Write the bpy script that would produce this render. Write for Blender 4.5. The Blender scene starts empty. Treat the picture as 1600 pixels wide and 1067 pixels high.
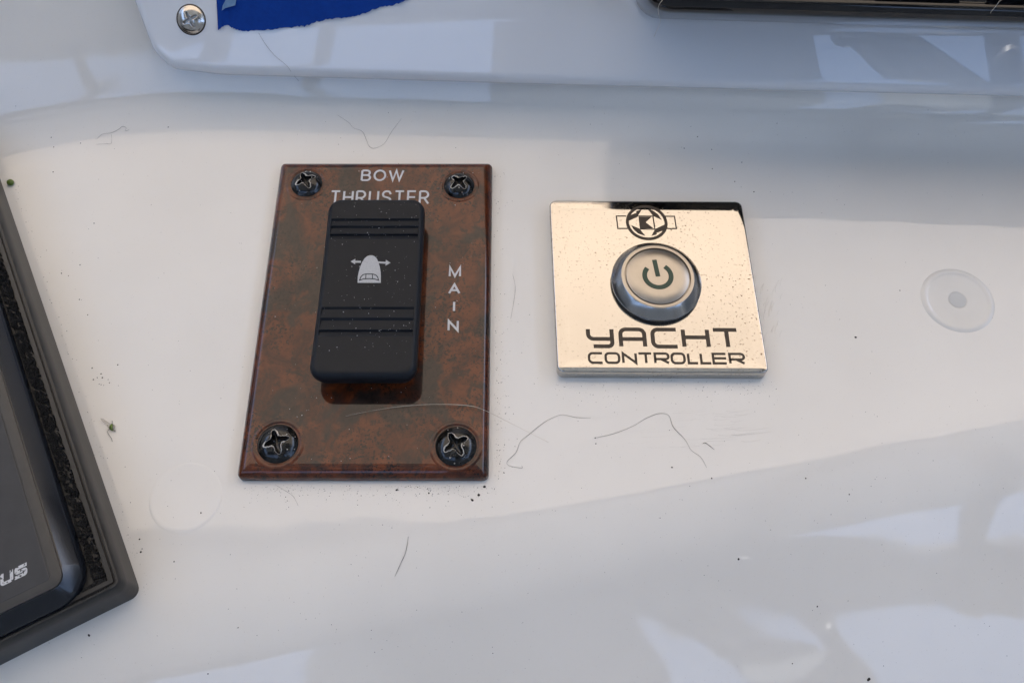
import bpy, bmesh, math, random
from mathutils import Vector, noise
rnd = random.Random(7)
S = 0.001                                   # the script is written in millimetres, the scene is in metres
scn = bpy.context.scene
COL = scn.collection
# ------------------------------------------------------------------ camera, world, sun, exposure
FPX, PITCH, DIST = 1400.0, math.radians(63.7), 221.0
FWD = Vector((0, math.cos(PITCH), -math.sin(PITCH)))
UPV = Vector((0, math.sin(PITCH), math.cos(PITCH)))
CAM = -DIST * FWD
cd = bpy.data.cameras.new('camera'); cam = bpy.data.objects.new('camera', cd); COL.objects.link(cam)
cam.location = CAM * S
cam.rotation_euler = (math.pi/2 - PITCH, 0, 0)
cd.sensor_width = 36; cd.lens = FPX/1600*36; cd.clip_start = 0.005; cd.clip_end = 2000
scn.camera = cam
SUN_EL, SUN_AZ = math.radians(58), math.radians(20)      # azimuth from +Y (ahead of the dash) towards +X
w = bpy.data.worlds.new('World'); scn.world = w; w.use_nodes = True
nt = w.node_tree
sky = nt.nodes.new('ShaderNodeTexSky'); sky.sky_type = 'NISHITA'; sky.sun_disc = False
sky.sun_elevation = SUN_EL; sky.sun_rotation = SUN_AZ; sky.dust_density = 3.0
nt.links.new(sky.outputs[0], nt.nodes['Background'].inputs[0])
nt.nodes['Background'].inputs[1].default_value = 0.15
sl = bpy.data.lights.new('sun', 'SUN'); sl.energy = 4.5; sl.angle = math.radians(0.6); sl.color = (1, .95, .87)
so = bpy.data.objects.new('sun', sl); COL.objects.link(so)
sd = Vector((math.sin(SUN_AZ)*math.cos(SUN_EL), math.cos(SUN_AZ)*math.cos(SUN_EL), math.sin(SUN_EL)))
so.rotation_euler = sd.to_track_quat('Z', 'Y').to_euler(); so.location = sd*5
scn.view_settings.view_transform = 'Standard'; scn.view_settings.look = 'None'
scn.view_settings.exposure = 2.40; scn.view_settings.gamma = 1

def ray(px, py):
    return (FWD + Vector(((px-800)/FPX, 0, 0)) + UPV*((533.5-py)/FPX)).normalized()
def P(px, py, z=0.0):
    d = ray(px, py); return CAM + d*((z-CAM.z)/d.z)
# ------------------------------------------------------------------ dash shape
ALPHA = math.radians(42); CREASE_Y, CREASE_K = 65.4, -0.0355
def smax(a, b, k=8.0):
    h = max(k-abs(a-b), 0)/k; return max(a, b) + h*h*k*.25
def arc_profile(d, R, ang):
    t = R*math.tan(ang/2); x = d+t
    if x <= 0: return 0.0
    if x < R*math.sin(ang): return R-math.sqrt(R*R-x*x)
    return R*(1-math.cos(ang)) + (x-R*math.sin(ang))*math.tan(ang)
def dash_z(x, y):
    d1 = (y-(CREASE_Y+CREASE_K*x))*.9994
    d2 = ((y-70)*.934-(x+112)*.358)                       # crease turns towards the helm on the far left
    z = arc_profile(smax(d1, d2, 14), 22.0, ALPHA)
    yf = -65+.222*(x+83)
    df = (yf-y)*.976
    z -= arc_profile(df-7, 50.0, math.radians(22))
    return z
def hit(px, py, lift=0.0):
    d = ray(px, py); t = 60.0
    while t < 600:
        q = CAM+d*t
        if q.z <= dash_z(q.x, q.y)+lift: break
        t += 2
    a, b = t-2, t
    for _ in range(24):
        m = (a+b)/2; q = CAM+d*m
        if q.z <= dash_z(q.x, q.y)+lift: b = m
        else: a = m
    return CAM+d*b
E1 = Vector((1, CREASE_K, 0)).normalized()
E2 = Vector((-E1.y*math.cos(ALPHA), E1.x*math.cos(ALPHA), math.sin(ALPHA)))
EN = E1.cross(E2)
SO = Vector((0, CREASE_Y, 0))
def slope_uv(px, py, t=0.0):
    d = ray(px, py); o = SO+EN*t
    k = (o-CAM).dot(EN)/d.dot(EN); q = CAM+d*k-o
    return (q.dot(E1), q.dot(E2))
def slope_pt(u, v, t=0.0): return SO+E1*u+E2*v+EN*t

# ------------------------------------------------------------------ helpers
class MB:
    def __init__(s): s.v = []; s.f = []; s.m = []
    def add(s, vs, fs, mi=0):
        n = len(s.v); s.v += [Vector(q) for q in vs]; s.f += [tuple(i+n for i in f) for f in fs]; s.m += [mi]*len(fs)
        return s
    def build(s, name, mat, parent=None, smooth=True, auto=None):
        off = parent_loc(parent)
        me = bpy.data.meshes.new(name)
        me.from_pydata([(q*S-off) for q in s.v], [], s.f)
        for m in (mat if isinstance(mat, (list, tuple)) else [mat]): me.materials.append(m)
        me.polygons.foreach_set('material_index', s.m)
        bm = bmesh.new(); bm.from_mesh(me); bmesh.ops.recalc_face_normals(bm, faces=bm.faces); bm.to_mesh(me); bm.free()
        if smooth:
            me.polygons.foreach_set('use_smooth', [True]*len(me.polygons))
            if auto: me.set_sharp_from_angle(angle=math.radians(auto))
        o = bpy.data.objects.new(name, me); COL.objects.link(o)
        if parent: o.parent = parent
        return o
def parent_loc(p):
    l = Vector((0, 0, 0))
    while p: l += p.location; p = p.parent
    return l
def thing(name, label, cat, loc, group=None):
    o = bpy.data.objects.new(name, None); COL.objects.link(o); o.location = Vector(loc)*S
    o.empty_display_size = .01
    return tag(o, label, cat, group)
def tag(o, label, cat, group=None, kind=None):
    if label: o['label'] = label
    if cat: o['category'] = cat
    if group: o['group'] = group
    if kind: o['kind'] = kind
    return o
def rrect(w, h, r, n=6, sub=8):
    """rounded rectangle outline, counter-clockwise, straight sides subdivided"""
    pts = []; a, b = w/2-r, h/2-r
    cs = [(a, -b, -90), (a, b, 0), (-a, b, 90), (-a, -b, 180)]
    for k, (cx, cy, a0) in enumerate(cs):
        arc = [(cx+r*math.cos(math.radians(a0+90*i/n)), cy+r*math.sin(math.radians(a0+90*i/n))) for i in range(n+1)]
        pts += arc
        nx, ny, a1 = cs[(k+1) % 4]
        e = (nx+r*math.cos(math.radians(a1)), ny+r*math.sin(math.radians(a1)))
        for i in range(1, sub): pts.append((arc[-1][0]+(e[0]-arc[-1][0])*i/sub, arc[-1][1]+(e[1]-arc[-1][1])*i/sub))
    return pts
def rings(mb, rs, cap=True, closed=True, mi=0, cap0=False):
    n = len(rs[0]); vs = [q for r in rs for q in r]; fs = []
    for k in range(len(rs)-1):
        for i in range(n if closed else n-1):
            j = (i+1) % n
            fs.append((k*n+i, k*n+j, (k+1)*n+j, (k+1)*n+i))
    if cap: fs.append(tuple((len(rs)-1)*n+i for i in range(n)))
    if cap0: fs.append(tuple(range(n))[::-1])
    return mb.add(vs, fs, mi)
def plate(mb, c, w, h, r, prof, ax=None, sub=8):
    """stack of inset outlines; prof = [(inset, z)]; ax = (origin, u, v, n)"""
    o, u, v, nn = ax or (Vector((c[0], c[1], 0)), Vector((1, 0, 0)), Vector((0, 1, 0)), Vector((0, 0, 1)))
    rs = []
    for ins, z in prof:
        ro = max(r-ins, .05)
        rs.append([o+u*x+v*y+nn*z for x, y in rrect(w-2*ins, h-2*ins, ro, sub=sub)])
    return rings(mb, rs)
def lathe(mb, c, prof, n=48, ax=None, cap=True):
    u, v, nn = ax or (Vector((1, 0, 0)), Vector((0, 1, 0)), Vector((0, 0, 1)))
    c = Vector(c)
    rs = [[c+u*(r*math.cos(2*math.pi*i/n))+v*(r*math.sin(2*math.pi*i/n))+nn*z for i in range(n)] for r, z in prof]
    return rings(mb, rs, cap=cap)
def tube(mb, pts, rad, n=6, closed=False):
    pts = [Vector(p) for p in pts]; rs = []
    L = len(pts)
    for i, p in enumerate(pts):
        a = pts[(i-1) % L] if closed or i > 0 else p
        b = pts[(i+1) % L] if closed or i < L-1 else p
        d = (b-a).normalized(); s = d.cross(Vector((0, 0, 1)))
        s = s.normalized() if s.length > 1e-4 else Vector((1, 0, 0)); t = s.cross(d)
        r = rad(i/(L-1)) if callable(rad) else rad
        rs.append([p+s*(r*math.cos(2*math.pi*k/n))+t*(r*math.sin(2*math.pi*k/n)) for k in range(n)])
    if closed: rs.append(rs[0])
    return rings(mb, rs, cap=not closed, cap0=not closed)
def spline(pts, n=8):
    pts = [Vector(p) for p in pts]; out = []
    for i in range(len(pts)-1):
        p0 = pts[max(i-1, 0)]; p1 = pts[i]; p2 = pts[i+1]; p3 = pts[min(i+2, len(pts)-1)]
        for k in range(n):
            t = k/n
            out.append(.5*((2*p1)+(p2-p0)*t+(2*p0-5*p1+4*p2-p3)*t*t+(3*p1-p0-3*p2+p3)*t**3))
    out.append(pts[-1]); return out
def round_poly(pts, rad, closed=False, n=6):
    """2-D polyline with rounded corners; rad = number or list"""
    out = []; L = len(pts)
    for i, p in enumerate(pts):
        r = rad[i] if isinstance(rad, (list, tuple)) else rad
        if (not closed and i in (0, L-1)) or r <= 0: out.append(p); continue
        a = Vector(pts[i-1]); b = Vector(p); c = Vector(pts[(i+1) % L])
        da = (a-b).normalized(); dc = (c-b).normalized()
        ang = da.angle(dc); tl = min(r/math.tan(ang/2), (a-b).length*.49, (c-b).length*.49)
        rr = tl*math.tan(ang/2); bis = (da+dc).normalized(); ce = b+bis*(rr/math.sin(ang/2))
        s, e = b+da*tl-ce, b+dc*tl-ce
        for k in range(n+1):
            t = k/n; q = (s*(1-t)+e*t); q = q.normalized()*rr if q.length > 1e-9 else q
            out.append(tuple(ce+q))
    return [tuple(q) for q in out]
def ribbon(mb, pts, wd, to3, closed=False, th=.03):
    """flat stroke of width wd along a 2-D polyline, mapped to 3-D by to3(x, y, lift)"""
    pts = [p for i, p in enumerate(pts) if i == 0 or (Vector(p)-Vector(pts[i-1])).length > 1e-5]
    L = len(pts); le = []; ri = []
    V = [Vector(p) for p in pts]
    for i, p in enumerate(V):
        d1 = (p-V[i-1]).normalized() if (i > 0 or closed) else None
        d2 = (V[(i+1) % L]-p).normalized() if (i < L-1 or closed) else None
        d1 = d1 or d2; d2 = d2 or d1
        n1 = Vector((-d1.y, d1.x)); n2 = Vector((-d2.y, d2.x)); m = (n1+n2)
        m = m.normalized() if m.length > 1e-6 else n1
        k = wd/2/max(m.dot(n1), .35)
        le.append(p+m*k); ri.append(p-m*k)
    vs = []
    for z in (0, th):
        vs += [to3(q.x, q.y, z) for q in le]+[to3(q.x, q.y, z) for q in ri]
    fs = []; o = 2*L
    for i in range(L if closed else L-1):
        j = (i+1) % L
        fs.append((o+i, o+j, o+L+j, o+L+i)); fs.append((i, o+i, o+j, j)); fs.append((L+i, L+j, o+L+j, o+L+i))
    if not closed:
        fs.append((0, L, o+L, o)); fs.append((L-1, o+L-1, o+2*L-1, 2*L-1))
    return mb.add(vs, fs)
def slab(mb, pts, th):
    """thin solid from a 3-D polygon lying flat (z up)"""
    n = len(pts); vs = [Vector(p) for p in pts]+[Vector(p)+Vector((0, 0, th)) for p in pts]
    fs = [tuple(range(n, 2*n))]+[(i, (i+1) % n, n+(i+1) % n, n+i) for i in range(n)]
    return mb.add(vs, fs)
def text_mb(s, w, h, to3, th=.03, bold=0.0):
    cu = bpy.data.curves.new('txt', 'FONT'); cu.body = s; cu.resolution_u = 4; cu.offset = bold
    ob = bpy.data.objects.new('txt', cu); COL.objects.link(ob)
    dg = bpy.context.evaluated_depsgraph_get(); me = bpy.data.meshes.new_from_object(ob.evaluated_get(dg))
    xs = [v.co.x for v in me.vertices]; ys = [v.co.y for v in me.vertices]
    x0, x1, y0, y1 = min(xs), max(xs), min(ys), max(ys)
    mb = MB(); fx = lambda v: (v.x-x0)/(x1-x0)*w; fy = lambda v: (v.y-y0)/(y1-y0)*h
    mb.add([to3(fx(v.co), fy(v.co), th) for v in me.vertices], [tuple(p.vertices) for p in me.polygons])
    bpy.data.objects.remove(ob); bpy.data.meshes.remove(me); bpy.data.curves.remove(cu)
    return mb

# ------------------------------------------------------------------ materials
class NT:
    def __init__(s, name):
        s.m = bpy.data.materials.new(name); s.m.use_nodes = True; s.t = s.m.node_tree
        s.b = s.t.nodes['Principled BSDF']
    def n(s, kind, **kw):
        nd = s.t.nodes.new('ShaderNode'+kind)
        for k, v in kw.items():
            if k.startswith('i_'): nd.inputs[k[2:].replace('_', ' ')].default_value = v
            else: setattr(nd, k, v)
        return nd
    def l(s, a, b): s.t.links.new(a, b)
    def coord(s): return s.n('TexCoord').outputs['Object']
    def noise(s, scale, detail=3, rough=.5, co=None, dist=0):
        nd = s.n('TexNoise'); nd.inputs['Scale'].default_value = scale; nd.inputs['Detail'].default_value = detail
        nd.inputs['Roughness'].default_value = rough; nd.inputs['Distortion'].default_value = dist
        s.l(co or s.coord(), nd.inputs['Vector']); return nd.outputs['Fac']
    def ramp(s, fac, stops):
        r = s.n('ValToRGB'); e = r.color_ramp.elements
        while len(e) < len(stops): e.new(.5)
        for k, (p, c) in enumerate(stops):
            e[k].position = p; e[k].color = (c, c, c, 1) if isinstance(c, (int, float)) else (*c, 1)
        s.l(fac, r.inputs[0]); return r.outputs[0]
    def mix(s, fac, a, b, blend='MIX'):
        m = s.n('MixRGB', blend_type=blend)
        for i, v in enumerate((fac, a, b)):
            if isinstance(v, (int, float)): m.inputs[i].default_value = v if i == 0 else (v, v, v, 1)
            elif isinstance(v, tuple): m.inputs[i].default_value = (*v, 1)
            else: s.l(v, m.inputs[i])
        return m.outputs[0]
    def bump(s, h, strength, dist):
        b = s.n('Bump'); b.inputs['Strength'].default_value = strength; b.inputs['Distance'].default_value = dist
        s.l(h, b.inputs['Height']); s.l(b.outputs[0], s.b.inputs['Normal'])
    def set(s, **kw):
        for k, v in kw.items():
            i = s.b.inputs[k.replace('_', ' ')]
            if hasattr(v, 'links'): s.l(v, i)
            elif isinstance(v, tuple): i.default_value = (*v, 1)
            else: i.default_value = v
        return s.m
M = {}
BTN = (-.25, 1.4)                            # button centre relative to the steel plate
t = NT('gelcoat')
big = t.noise(14, 4, .55); fine = t.noise(900, 2)
c = t.mix(t.ramp(big, [(.35, 0.0), (.7, 1.0)]), (.735, .710, .660), (.79, .765, .715))
c = t.mix(t.ramp(t.noise(2600, 1), [(.72, 0.0), (.8, .35)]), c, (.45, .40, .34))
sc = t.n('Mapping'); sc.inputs['Scale'].default_value = (60, 900, 60); sc.inputs['Rotation'].default_value = (0, 0, .12)
t.l(t.coord(), sc.inputs[0])
rough = t.mix(t.ramp(t.noise(160, 4, .6, dist=1.5), [(.45, 0.0), (.75, .10)]), t.ramp(t.noise(40, 4), [(.3, .008), (.75, .05)]), 0.25)
h = t.mix(.012, t.noise(24, 2), t.noise(420, 2))
t.bump(h, .48, .0007)
M['gelcoat'] = t.set(Base_Color=c, Roughness=rough, IOR=1.58)
t = NT('acrylic_white')
t.bump(t.noise(9, 1), .10, .0005)
M['acrylic'] = t.set(Base_Color=t.mix(t.noise(30, 3), (.72, .74, .77), (.76, .78, .80)), Roughness=.006, IOR=1.62)
t = NT('burl')
co = t.coord(); d1 = t.n('Mapping'); t.l(co, d1.inputs[0]); d1.inputs['Scale'].default_value = (1, .8, 1)
n0 = t.noise(48, 4, .55, d1.outputs[0], 1.2); n1 = t.noise(150, 6, .65, d1.outputs[0], 1.0); n2 = t.noise(420, 5, .7, d1.outputs[0], .5); n3 = t.noise(1700, 2, .6); n4 = t.noise(90, 3, .5)
c = t.ramp(n1, [(.30, (.030, .008, .004)), (.48, (.086, .020, .006)), (.60, (.138, .034, .009)), (.74, (.096, .021, .006))])
c = t.mix(t.ramp(n0, [(.50, 0.0), (.58, .9)]), c, t.ramp(n1, [(.3, (.010, .009, .009)), (.7, (.034, .022, .016))]))
c = t.mix(t.ramp(n2, [(.38, .85), (.47, 0.0)]), c, (.022, .011, .007))
c = t.mix(t.ramp(n2, [(.60, 0.0), (.72, .45)]), c, (.15, .048, .017))
pm = t.mix(1.0, t.ramp(n3, [(.55, 0.0), (.60, 1.0)]), t.ramp(n4, [(.44, .15), (.62, 1.0)]), 'MULTIPLY')
c = t.mix(pm, c, (.007, .004, .003))
t.bump(t.noise(75, 3), .28, .0005)
M['burl'] = t.set(Base_Color=c, Roughness=.3, Coat_Weight=1.0, Coat_Roughness=.006, Coat_IOR=1.43, Specular_IOR_Level=.1)
t = NT('black_plastic')
sp = t.ramp(t.noise(4200, 1), [(.72, 0.0), (.78, .5)])
c = t.mix(t.noise(120, 5, .7), (.006, .0085, .013), (.012, .0145, .019)); c = t.mix(sp, c, (.07, .07, .08))
t.bump(t.noise(3500, 2), .25, .00005)
M['rocker'] = t.set(Base_Color=c, Roughness=.43, IOR=1.3)
t = NT('black_gloss'); t.bump(t.noise(40, 2), .1, .0003)
M['gloss'] = t.set(Base_Color=(.006, .006, .007), Roughness=.06)
t = NT('screw_black'); t.bump(t.noise(900, 3), .35, .0001)
M['screw'] = t.set(Base_Color=t.ramp(t.noise(700, 4), [(.5, .006), (.75, (.03, .026, .022))]), Roughness=.13)
t = NT('worn_metal'); M['worn'] = t.set(Base_Color=(.62, .58, .53), Metallic=.9, Roughness=.38)
t = NT('steel_mirror')
pit = t.ramp(t.noise(1700, 2, .5), [(.62, 0.0), (.70, 1.0)]); msk = t.ramp(t.noise(70, 3), [(.36, .1), (.62, 1.0)])
pm = t.mix(1.0, pit, msk, 'MULTIPLY')
c = t.mix(pm, (.555, .522, .476), (.17, .125, .09))
t.bump(t.noise(38, 2), .22, .0004)
M['steel'] = t.set(Base_Color=c, Metallic=1.0, Roughness=t.mix(pm, t.ramp(t.noise(130, 5, .7), [(.4, .02), (.7, .11)]), .35))
t = NT('steel_brushed')
vm = t.n('VectorMath', operation='SUBTRACT'); t.l(t.coord(), vm.inputs[0]); vm.inputs[1].default_value = (BTN[0]*S, BTN[1]*S, 0)
mp = t.n('Mapping'); mp.inputs['Scale'].default_value = (1, 1, 0); t.l(vm.outputs[0], mp.inputs[0])
ln = t.n('VectorMath', operation='LENGTH'); t.l(mp.outputs[0], ln.inputs[0])
cb = t.n('CombineXYZ'); t.l(ln.outputs['Value'], cb.inputs[0])
ringn = t.noise(4200, 3, .7, cb.outputs[0]); t.bump(ringn, .35, .00004)
M['satin'] = t.set(Base_Color=t.mix(t.mix(.5, ringn, t.noise(300, 5, .7)), (.36, .325, .28), (.53, .485, .43)), Metallic=1.0, Roughness=.34)
t = NT('steel_bezel'); M['bezel'] = t.set(Base_Color=(.40, .39, .375), Metallic=1.0, Roughness=.2)
t = NT('screw_steel'); t.bump(t.noise(600, 3), .2, .0002)
M['screwsteel'] = t.set(Base_Color=(.55, .52, .48), Metallic=1.0, Roughness=.16)
t = NT('etched'); M['etch'] = t.set(Base_Color=t.mix(t.noise(900, 4), (.018, .011, .007), (.05, .032, .02)), Roughness=.45)
t = NT('green_enamel'); M['green'] = t.set(Base_Color=(.008, .045, .028), Roughness=.35)
t = NT('white_print'); M['print'] = t.set(Base_Color=t.mix(t.noise(2500, 2), (.50, .51, .54), (.66, .67, .70)), Roughness=.5)
t = NT('grey_print'); M['hull'] = t.set(Base_Color=t.mix(t.noise(3000, 2), (.36, .37, .38), (.56, .57, .58)), Roughness=.6)
t = NT('worn_print'); c = t.mix(t.ramp(t.noise(1600, 3), [(.56, 0.0), (.64, 1.0)]), (.56, .57, .58), (.05, .05, .052))
M['wprint'] = t.set(Base_Color=c, Roughness=.6)
t = NT('tape'); f = t.noise(700, 4, .7); t.bump(t.mix(.5, f, t.noise(120, 3)), .5, .0004)
M['tape'] = t.set(Base_Color=t.mix(f, (.001, .028, .20), (.001, .048, .31)), Roughness=.7, Specular_IOR_Level=.15)
t = NT('tape_pale'); M['tapepale'] = t.set(Base_Color=t.mix(t.noise(900, 3), (.06, .16, .32), (.20, .32, .48)), Roughness=.5)
t = NT('base_grey'); mp = t.n('Mapping'); mp.inputs['Rotation'].default_value = (0, 0, math.radians(-27.5)); mp.inputs['Scale'].default_value = (500, 60, 500)
t.l(t.coord(), mp.inputs[0]); st = t.noise(1, 4, .7, mp.outputs[0])
t.bump(st, .25, .0002)
M['base'] = t.set(Base_Color=t.mix(st, (.009, .0085, .008), (.034, .031, .028)), Roughness=.38)
t = NT('foam'); t.bump(t.noise(1500, 3), .8, .0004); M['foam'] = t.set(Base_Color=(.010, .009, .008), Roughness=.7)
t = NT('bezel_navy'); t.bump(t.noise(200, 3), .08, .0003)
M['navy'] = t.set(Base_Color=(.008, .010, .014), Roughness=.16)
t = NT('face_grey'); M['face'] = t.set(Base_Color=t.mix(t.noise(260, 5, .7), (.020, .021, .023), (.042, .042, .044)), Roughness=.5)
t = NT('rim_grey'); M['rim'] = t.set(Base_Color=t.mix(t.noise(400, 4), (.035, .033, .031), (.055, .052, .048)), Roughness=.42)
t = NT('grime'); M['grime'] = t.set(Base_Color=(.025, .02, .016), Roughness=.8)
t = NT('hair_dark'); M['hair'] = t.set(Base_Color=(.09, .08, .07), Roughness=.4)
t = NT('hair_pale'); M['hairpale'] = t.set(Base_Color=(.55, .50, .42), Roughness=.35)
t = NT('plug_white'); M['plug'] = t.set(Base_Color=t.mix(t.noise(200, 3), (.69, .67, .625), (.74, .72, .675)), Roughness=.08)
t = NT('plug_core'); M['core'] = t.set(Base_Color=(.58, .575, .55), Roughness=.5)
t = NT('scuff'); M['scuff'] = t.set(Base_Color=(.60, .575, .53), Roughness=.6)
t = NT('insect_green'); M['igreen'] = t.set(Base_Color=(.10, .16, .02), Roughness=.4)
t = NT('insect_wing'); M['iwing'] = t.set(Base_Color=(.42, .38, .33), Roughness=.3, Alpha=.55)
t = NT('glass_screen'); M['screen'] = t.set(Base_Color=(.004, .006, .008), Roughness=.04)
t = NT('cream_canvas')
t.t.nodes.remove(t.b); tr = t.n('BsdfTranslucent'); df = t.n('BsdfDiffuse'); mx = t.n('MixShader'); mx.inputs[0].default_value = .45
col = t.mix(t.noise(5, 4, .6), (.265, .225, .18), (.33, .285, .235))
t.l(col, tr.inputs[0]); t.l(col, df.inputs[0])
t.l(tr.outputs[0], mx.inputs[1]); t.l(df.outputs[0], mx.inputs[2]); t.l(mx.outputs[0], t.t.nodes['Material Output'].inputs[0])
M['canvas'] = t.m
t = NT('tan_canvas'); M['tan'] = t.set(Base_Color=(.21, .235, .27), Roughness=.9)
t = NT('hardtop_white'); M['htop'] = t.set(Base_Color=(.48, .52, .58), Roughness=.5)
t = NT('white_tube'); M['tube'] = t.set(Base_Color=(.16, .16, .17), Roughness=.4)
t = NT('deck_white'); M['deck'] = t.set(Base_Color=(.55, .52, .47), Roughness=.6)
t = NT('sea'); M['sea'] = t.set(Base_Color=(.02, .05, .07), Roughness=.25)
t = NT('wheel_black'); M['wheel'] = t.set(Base_Color=(.02, .02, .02), Roughness=.4)

# ------------------------------------------------------------------ the dash (setting)
mb = MB(); nx, ny, x0, x1, y0, y1 = 330, 300, -300, 300, -240, 300
vs = [Vector((x0+(x1-x0)*i/nx, y0+(y1-y0)*j/ny, 0)) for j in range(ny+1) for i in range(nx+1)]
for q in vs:
    q.z = dash_z(q.x, q.y)+.10*noise.noise(Vector((q.x/55, q.y/55, 3)))
fs = [(j*(nx+1)+i, j*(nx+1)+i+1, (j+1)*(nx+1)+i+1, (j+1)*(nx+1)+i) for j in range(ny) for i in range(nx)]
o = mb.add(vs, fs).build('dashboard', M['gelcoat'])
tag(o, 'glossy off white moulded boat dash with rolled edges', None, kind='structure')

# ------------------------------------------------------------------ canopy and surroundings (out of view, partly added to shape light and reflections)
root = thing('canopy', 'cream canvas canopy stretched over the helm on white tubes', 'canopy', (0, 600, 1400))
mb = MB(); nx, ny = 24, 24
vs = [Vector((-1700+3400*i/nx, 320+2280*j/ny, 1420+60*math.sin(math.pi*i/nx)+14*math.sin(j*1.4))) for j in range(ny+1) for i in range(nx+1)]
fs = [(j*(nx+1)+i, j*(nx+1)+i+1, (j+1)*(nx+1)+i+1, (j+1)*(nx+1)+i) for j in range(ny) for i in range(nx)]
mb.add(vs, fs).build('canvas_top', M['canvas'], root)
mb = MB()
for x0_, x1_, y0_, y1_ in ((-1750, 1750, -740, 330), (-1750, 690, -900, -740), (1500, 1750, -900, -740)):      # opening added so bright sky reflects in the rolled front edge
    slab(mb, [(x0_, y0_, 1415), (x1_, y0_, 1415), (x1_, y1_, 1415), (x0_, y1_, 1415)], 60)
slab(MB(), [(-1750, -1000, 1415), (1750, -1000, 1415), (1750, -900, 1415), (-1750, -900, 1415)], 40).build('blackened_aft_slab', M['wheel'], root, smooth=False)  # aft strip of the hardtop, blackened to kill a sunlit streak in reflections
mb.build('hardtop', M['htop'], root, smooth=False)
for y in (1800, 2600):
    tube(MB(), [(-1700+170*i, y, 1395+60*math.sin(math.pi*i/20)) for i in range(21)], 13, 10).build('bow_tube', M['tube'], root)
for x in (-1700, 1700):
    for y in (-1000, 2600): tube(MB(), [(x, y, 1420), (x, y, -900)], 16, 10).build('post', M['tube'], root)
tube(MB(), [(-473, -1000, 1420), (-473, -1000, -900)], 18, 12).build('post', M['tube'], root)
tube(MB(), [(-700, -1000, 1420), (-714, -1000, -900)], 26, 12).build('post', M['tube'], root)
tube(MB(), [(922, -1000, 1420), (894, -1000, 1228), (800, -1000, -900)], 31, 12).build('post', M['tube'], root)
bar = [(675, -980, 1330), (672, -850, 1330), (655, -650, 1330), (610, -380, 1330), (560, -60, 1330), (575, 150, 1330), (650, 285, 1330), (770, 250, 1330), (905, 0, 1330), (1040, -280, 1330), (1160, -520, 1330), (1235, -900, 1330), (1240, -980, 1330)]
rl = thing('reflection_bars', 'added unseen black rail fixed under the hardtop', 'bar', (800, 0, 1330))  # added bars whose reflection gives the dark steering wheel arcs in the gelcoat
tube(MB(), spline(bar, 6), 36, 12).build('bent_tube', M['wheel'], rl)
tube(MB(), spline([(480, -560, 1335), (590, -670, 1335), (727, -745, 1335), (868, -847, 1335), (1042, -885, 1335), (1201, -945, 1335), (1390, -985, 1335)], 6), lambda q: 34+36*math.sin(math.pi*min(q*1.2, 1)), 12).build('cross_tube', M['wheel'], rl)
tube(MB(), [(575, -640, 1330), (590, -985, 1330)], 26, 10).build('strut', M['wheel'], rl)
for x, y in ((560, -60), (905, 0)): tube(MB(), [(x, y, 1330), (x, y, 1415)], 14, 10).build('bracket', M['tube'], rl)
def sheet(name, label, poly, at, axis='y'):
    m = MB(); n = len(poly)
    q = (lambda a, z, o: (a, at+o, z)) if axis == 'y' else (lambda a, z, o: (at+o, a, z))
    m.add([q(a, z, 0) for a, z in poly]+[q(a, z, -4) for a, z in poly],
          [tuple(range(n)), tuple(range(n, 2*n))]+[(i, (i+1) % n, n+(i+1) % n, n+i) for i in range(n)])
    tag(m.build(name, M['tan'], None, smooth=False), label, 'canvas panel')
sheet('sky_blocker', 'unseen grey sheet standing in for the person who blocks the aft sky', [(-112, 800), (530, 800), (540, 1415), (-122, 1415)], -1005)  # added sheet, hides the sky where a person would stand
sheet('canvas_strap', 'slanting grey canvas panel beside the aft stand-in sheet', [(575, 1412), (726, 1412), (774, 1348), (864, 1229), (1150, 850), (1150, 800), (960, 800), (677, 1221), (608, 1354)], -1010)
sheet('canvas_valance', 'scalloped grey canvas valance along the aft edge of the hardtop', [(-1740, 800), (-805, 1297), (-671, 1374), (-499, 1383), (-122, 1408), (540, 1353), (1740, 1344), (1740, 1414), (-1740, 1414)], -990)
sheet('sky_blocker', 'low unseen grey sheet added aft to keep sky light off the slope', [(-1800, -900), (1800, -900), (1800, 800), (-1800, 800)], -1020)  # added to darken the aft side and lower the blue fill
sheet('sky_blocker', 'unseen grey sheet added on the port side to cut sky light', [(-1000, -900), (2600, -900), (2600, 1000), (-1000, 1000)], -1740, 'x')  # this sheet and the next are added to shut out side sky light
sheet('sky_blocker', 'unseen grey sheet added on the starboard side to cut sky light', [(-1000, -900), (2600, -900), (2600, 1000), (-1000, 1000)], 1745, 'x')
mb = MB(); slab(mb, [(-2200, -4000, -920), (2200, -4000, -920), (2200, 3000, -920), (-2200, 3000, -920)], 20)
tag(mb.build('deck', M['deck'], None, smooth=False), 'pale cockpit deck below the helm', None, kind='structure')
mb = MB(); mb.add([(-4e5, -4e5, -2200), (4e5, -4e5, -2200), (4e5, 4e5, -2200), (-4e5, 4e5, -2200)], [(0, 1, 2, 3)])
tag(mb.build('water', M['sea'], None, smooth=False), 'dark water around the boat', None, kind='structure')

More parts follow.
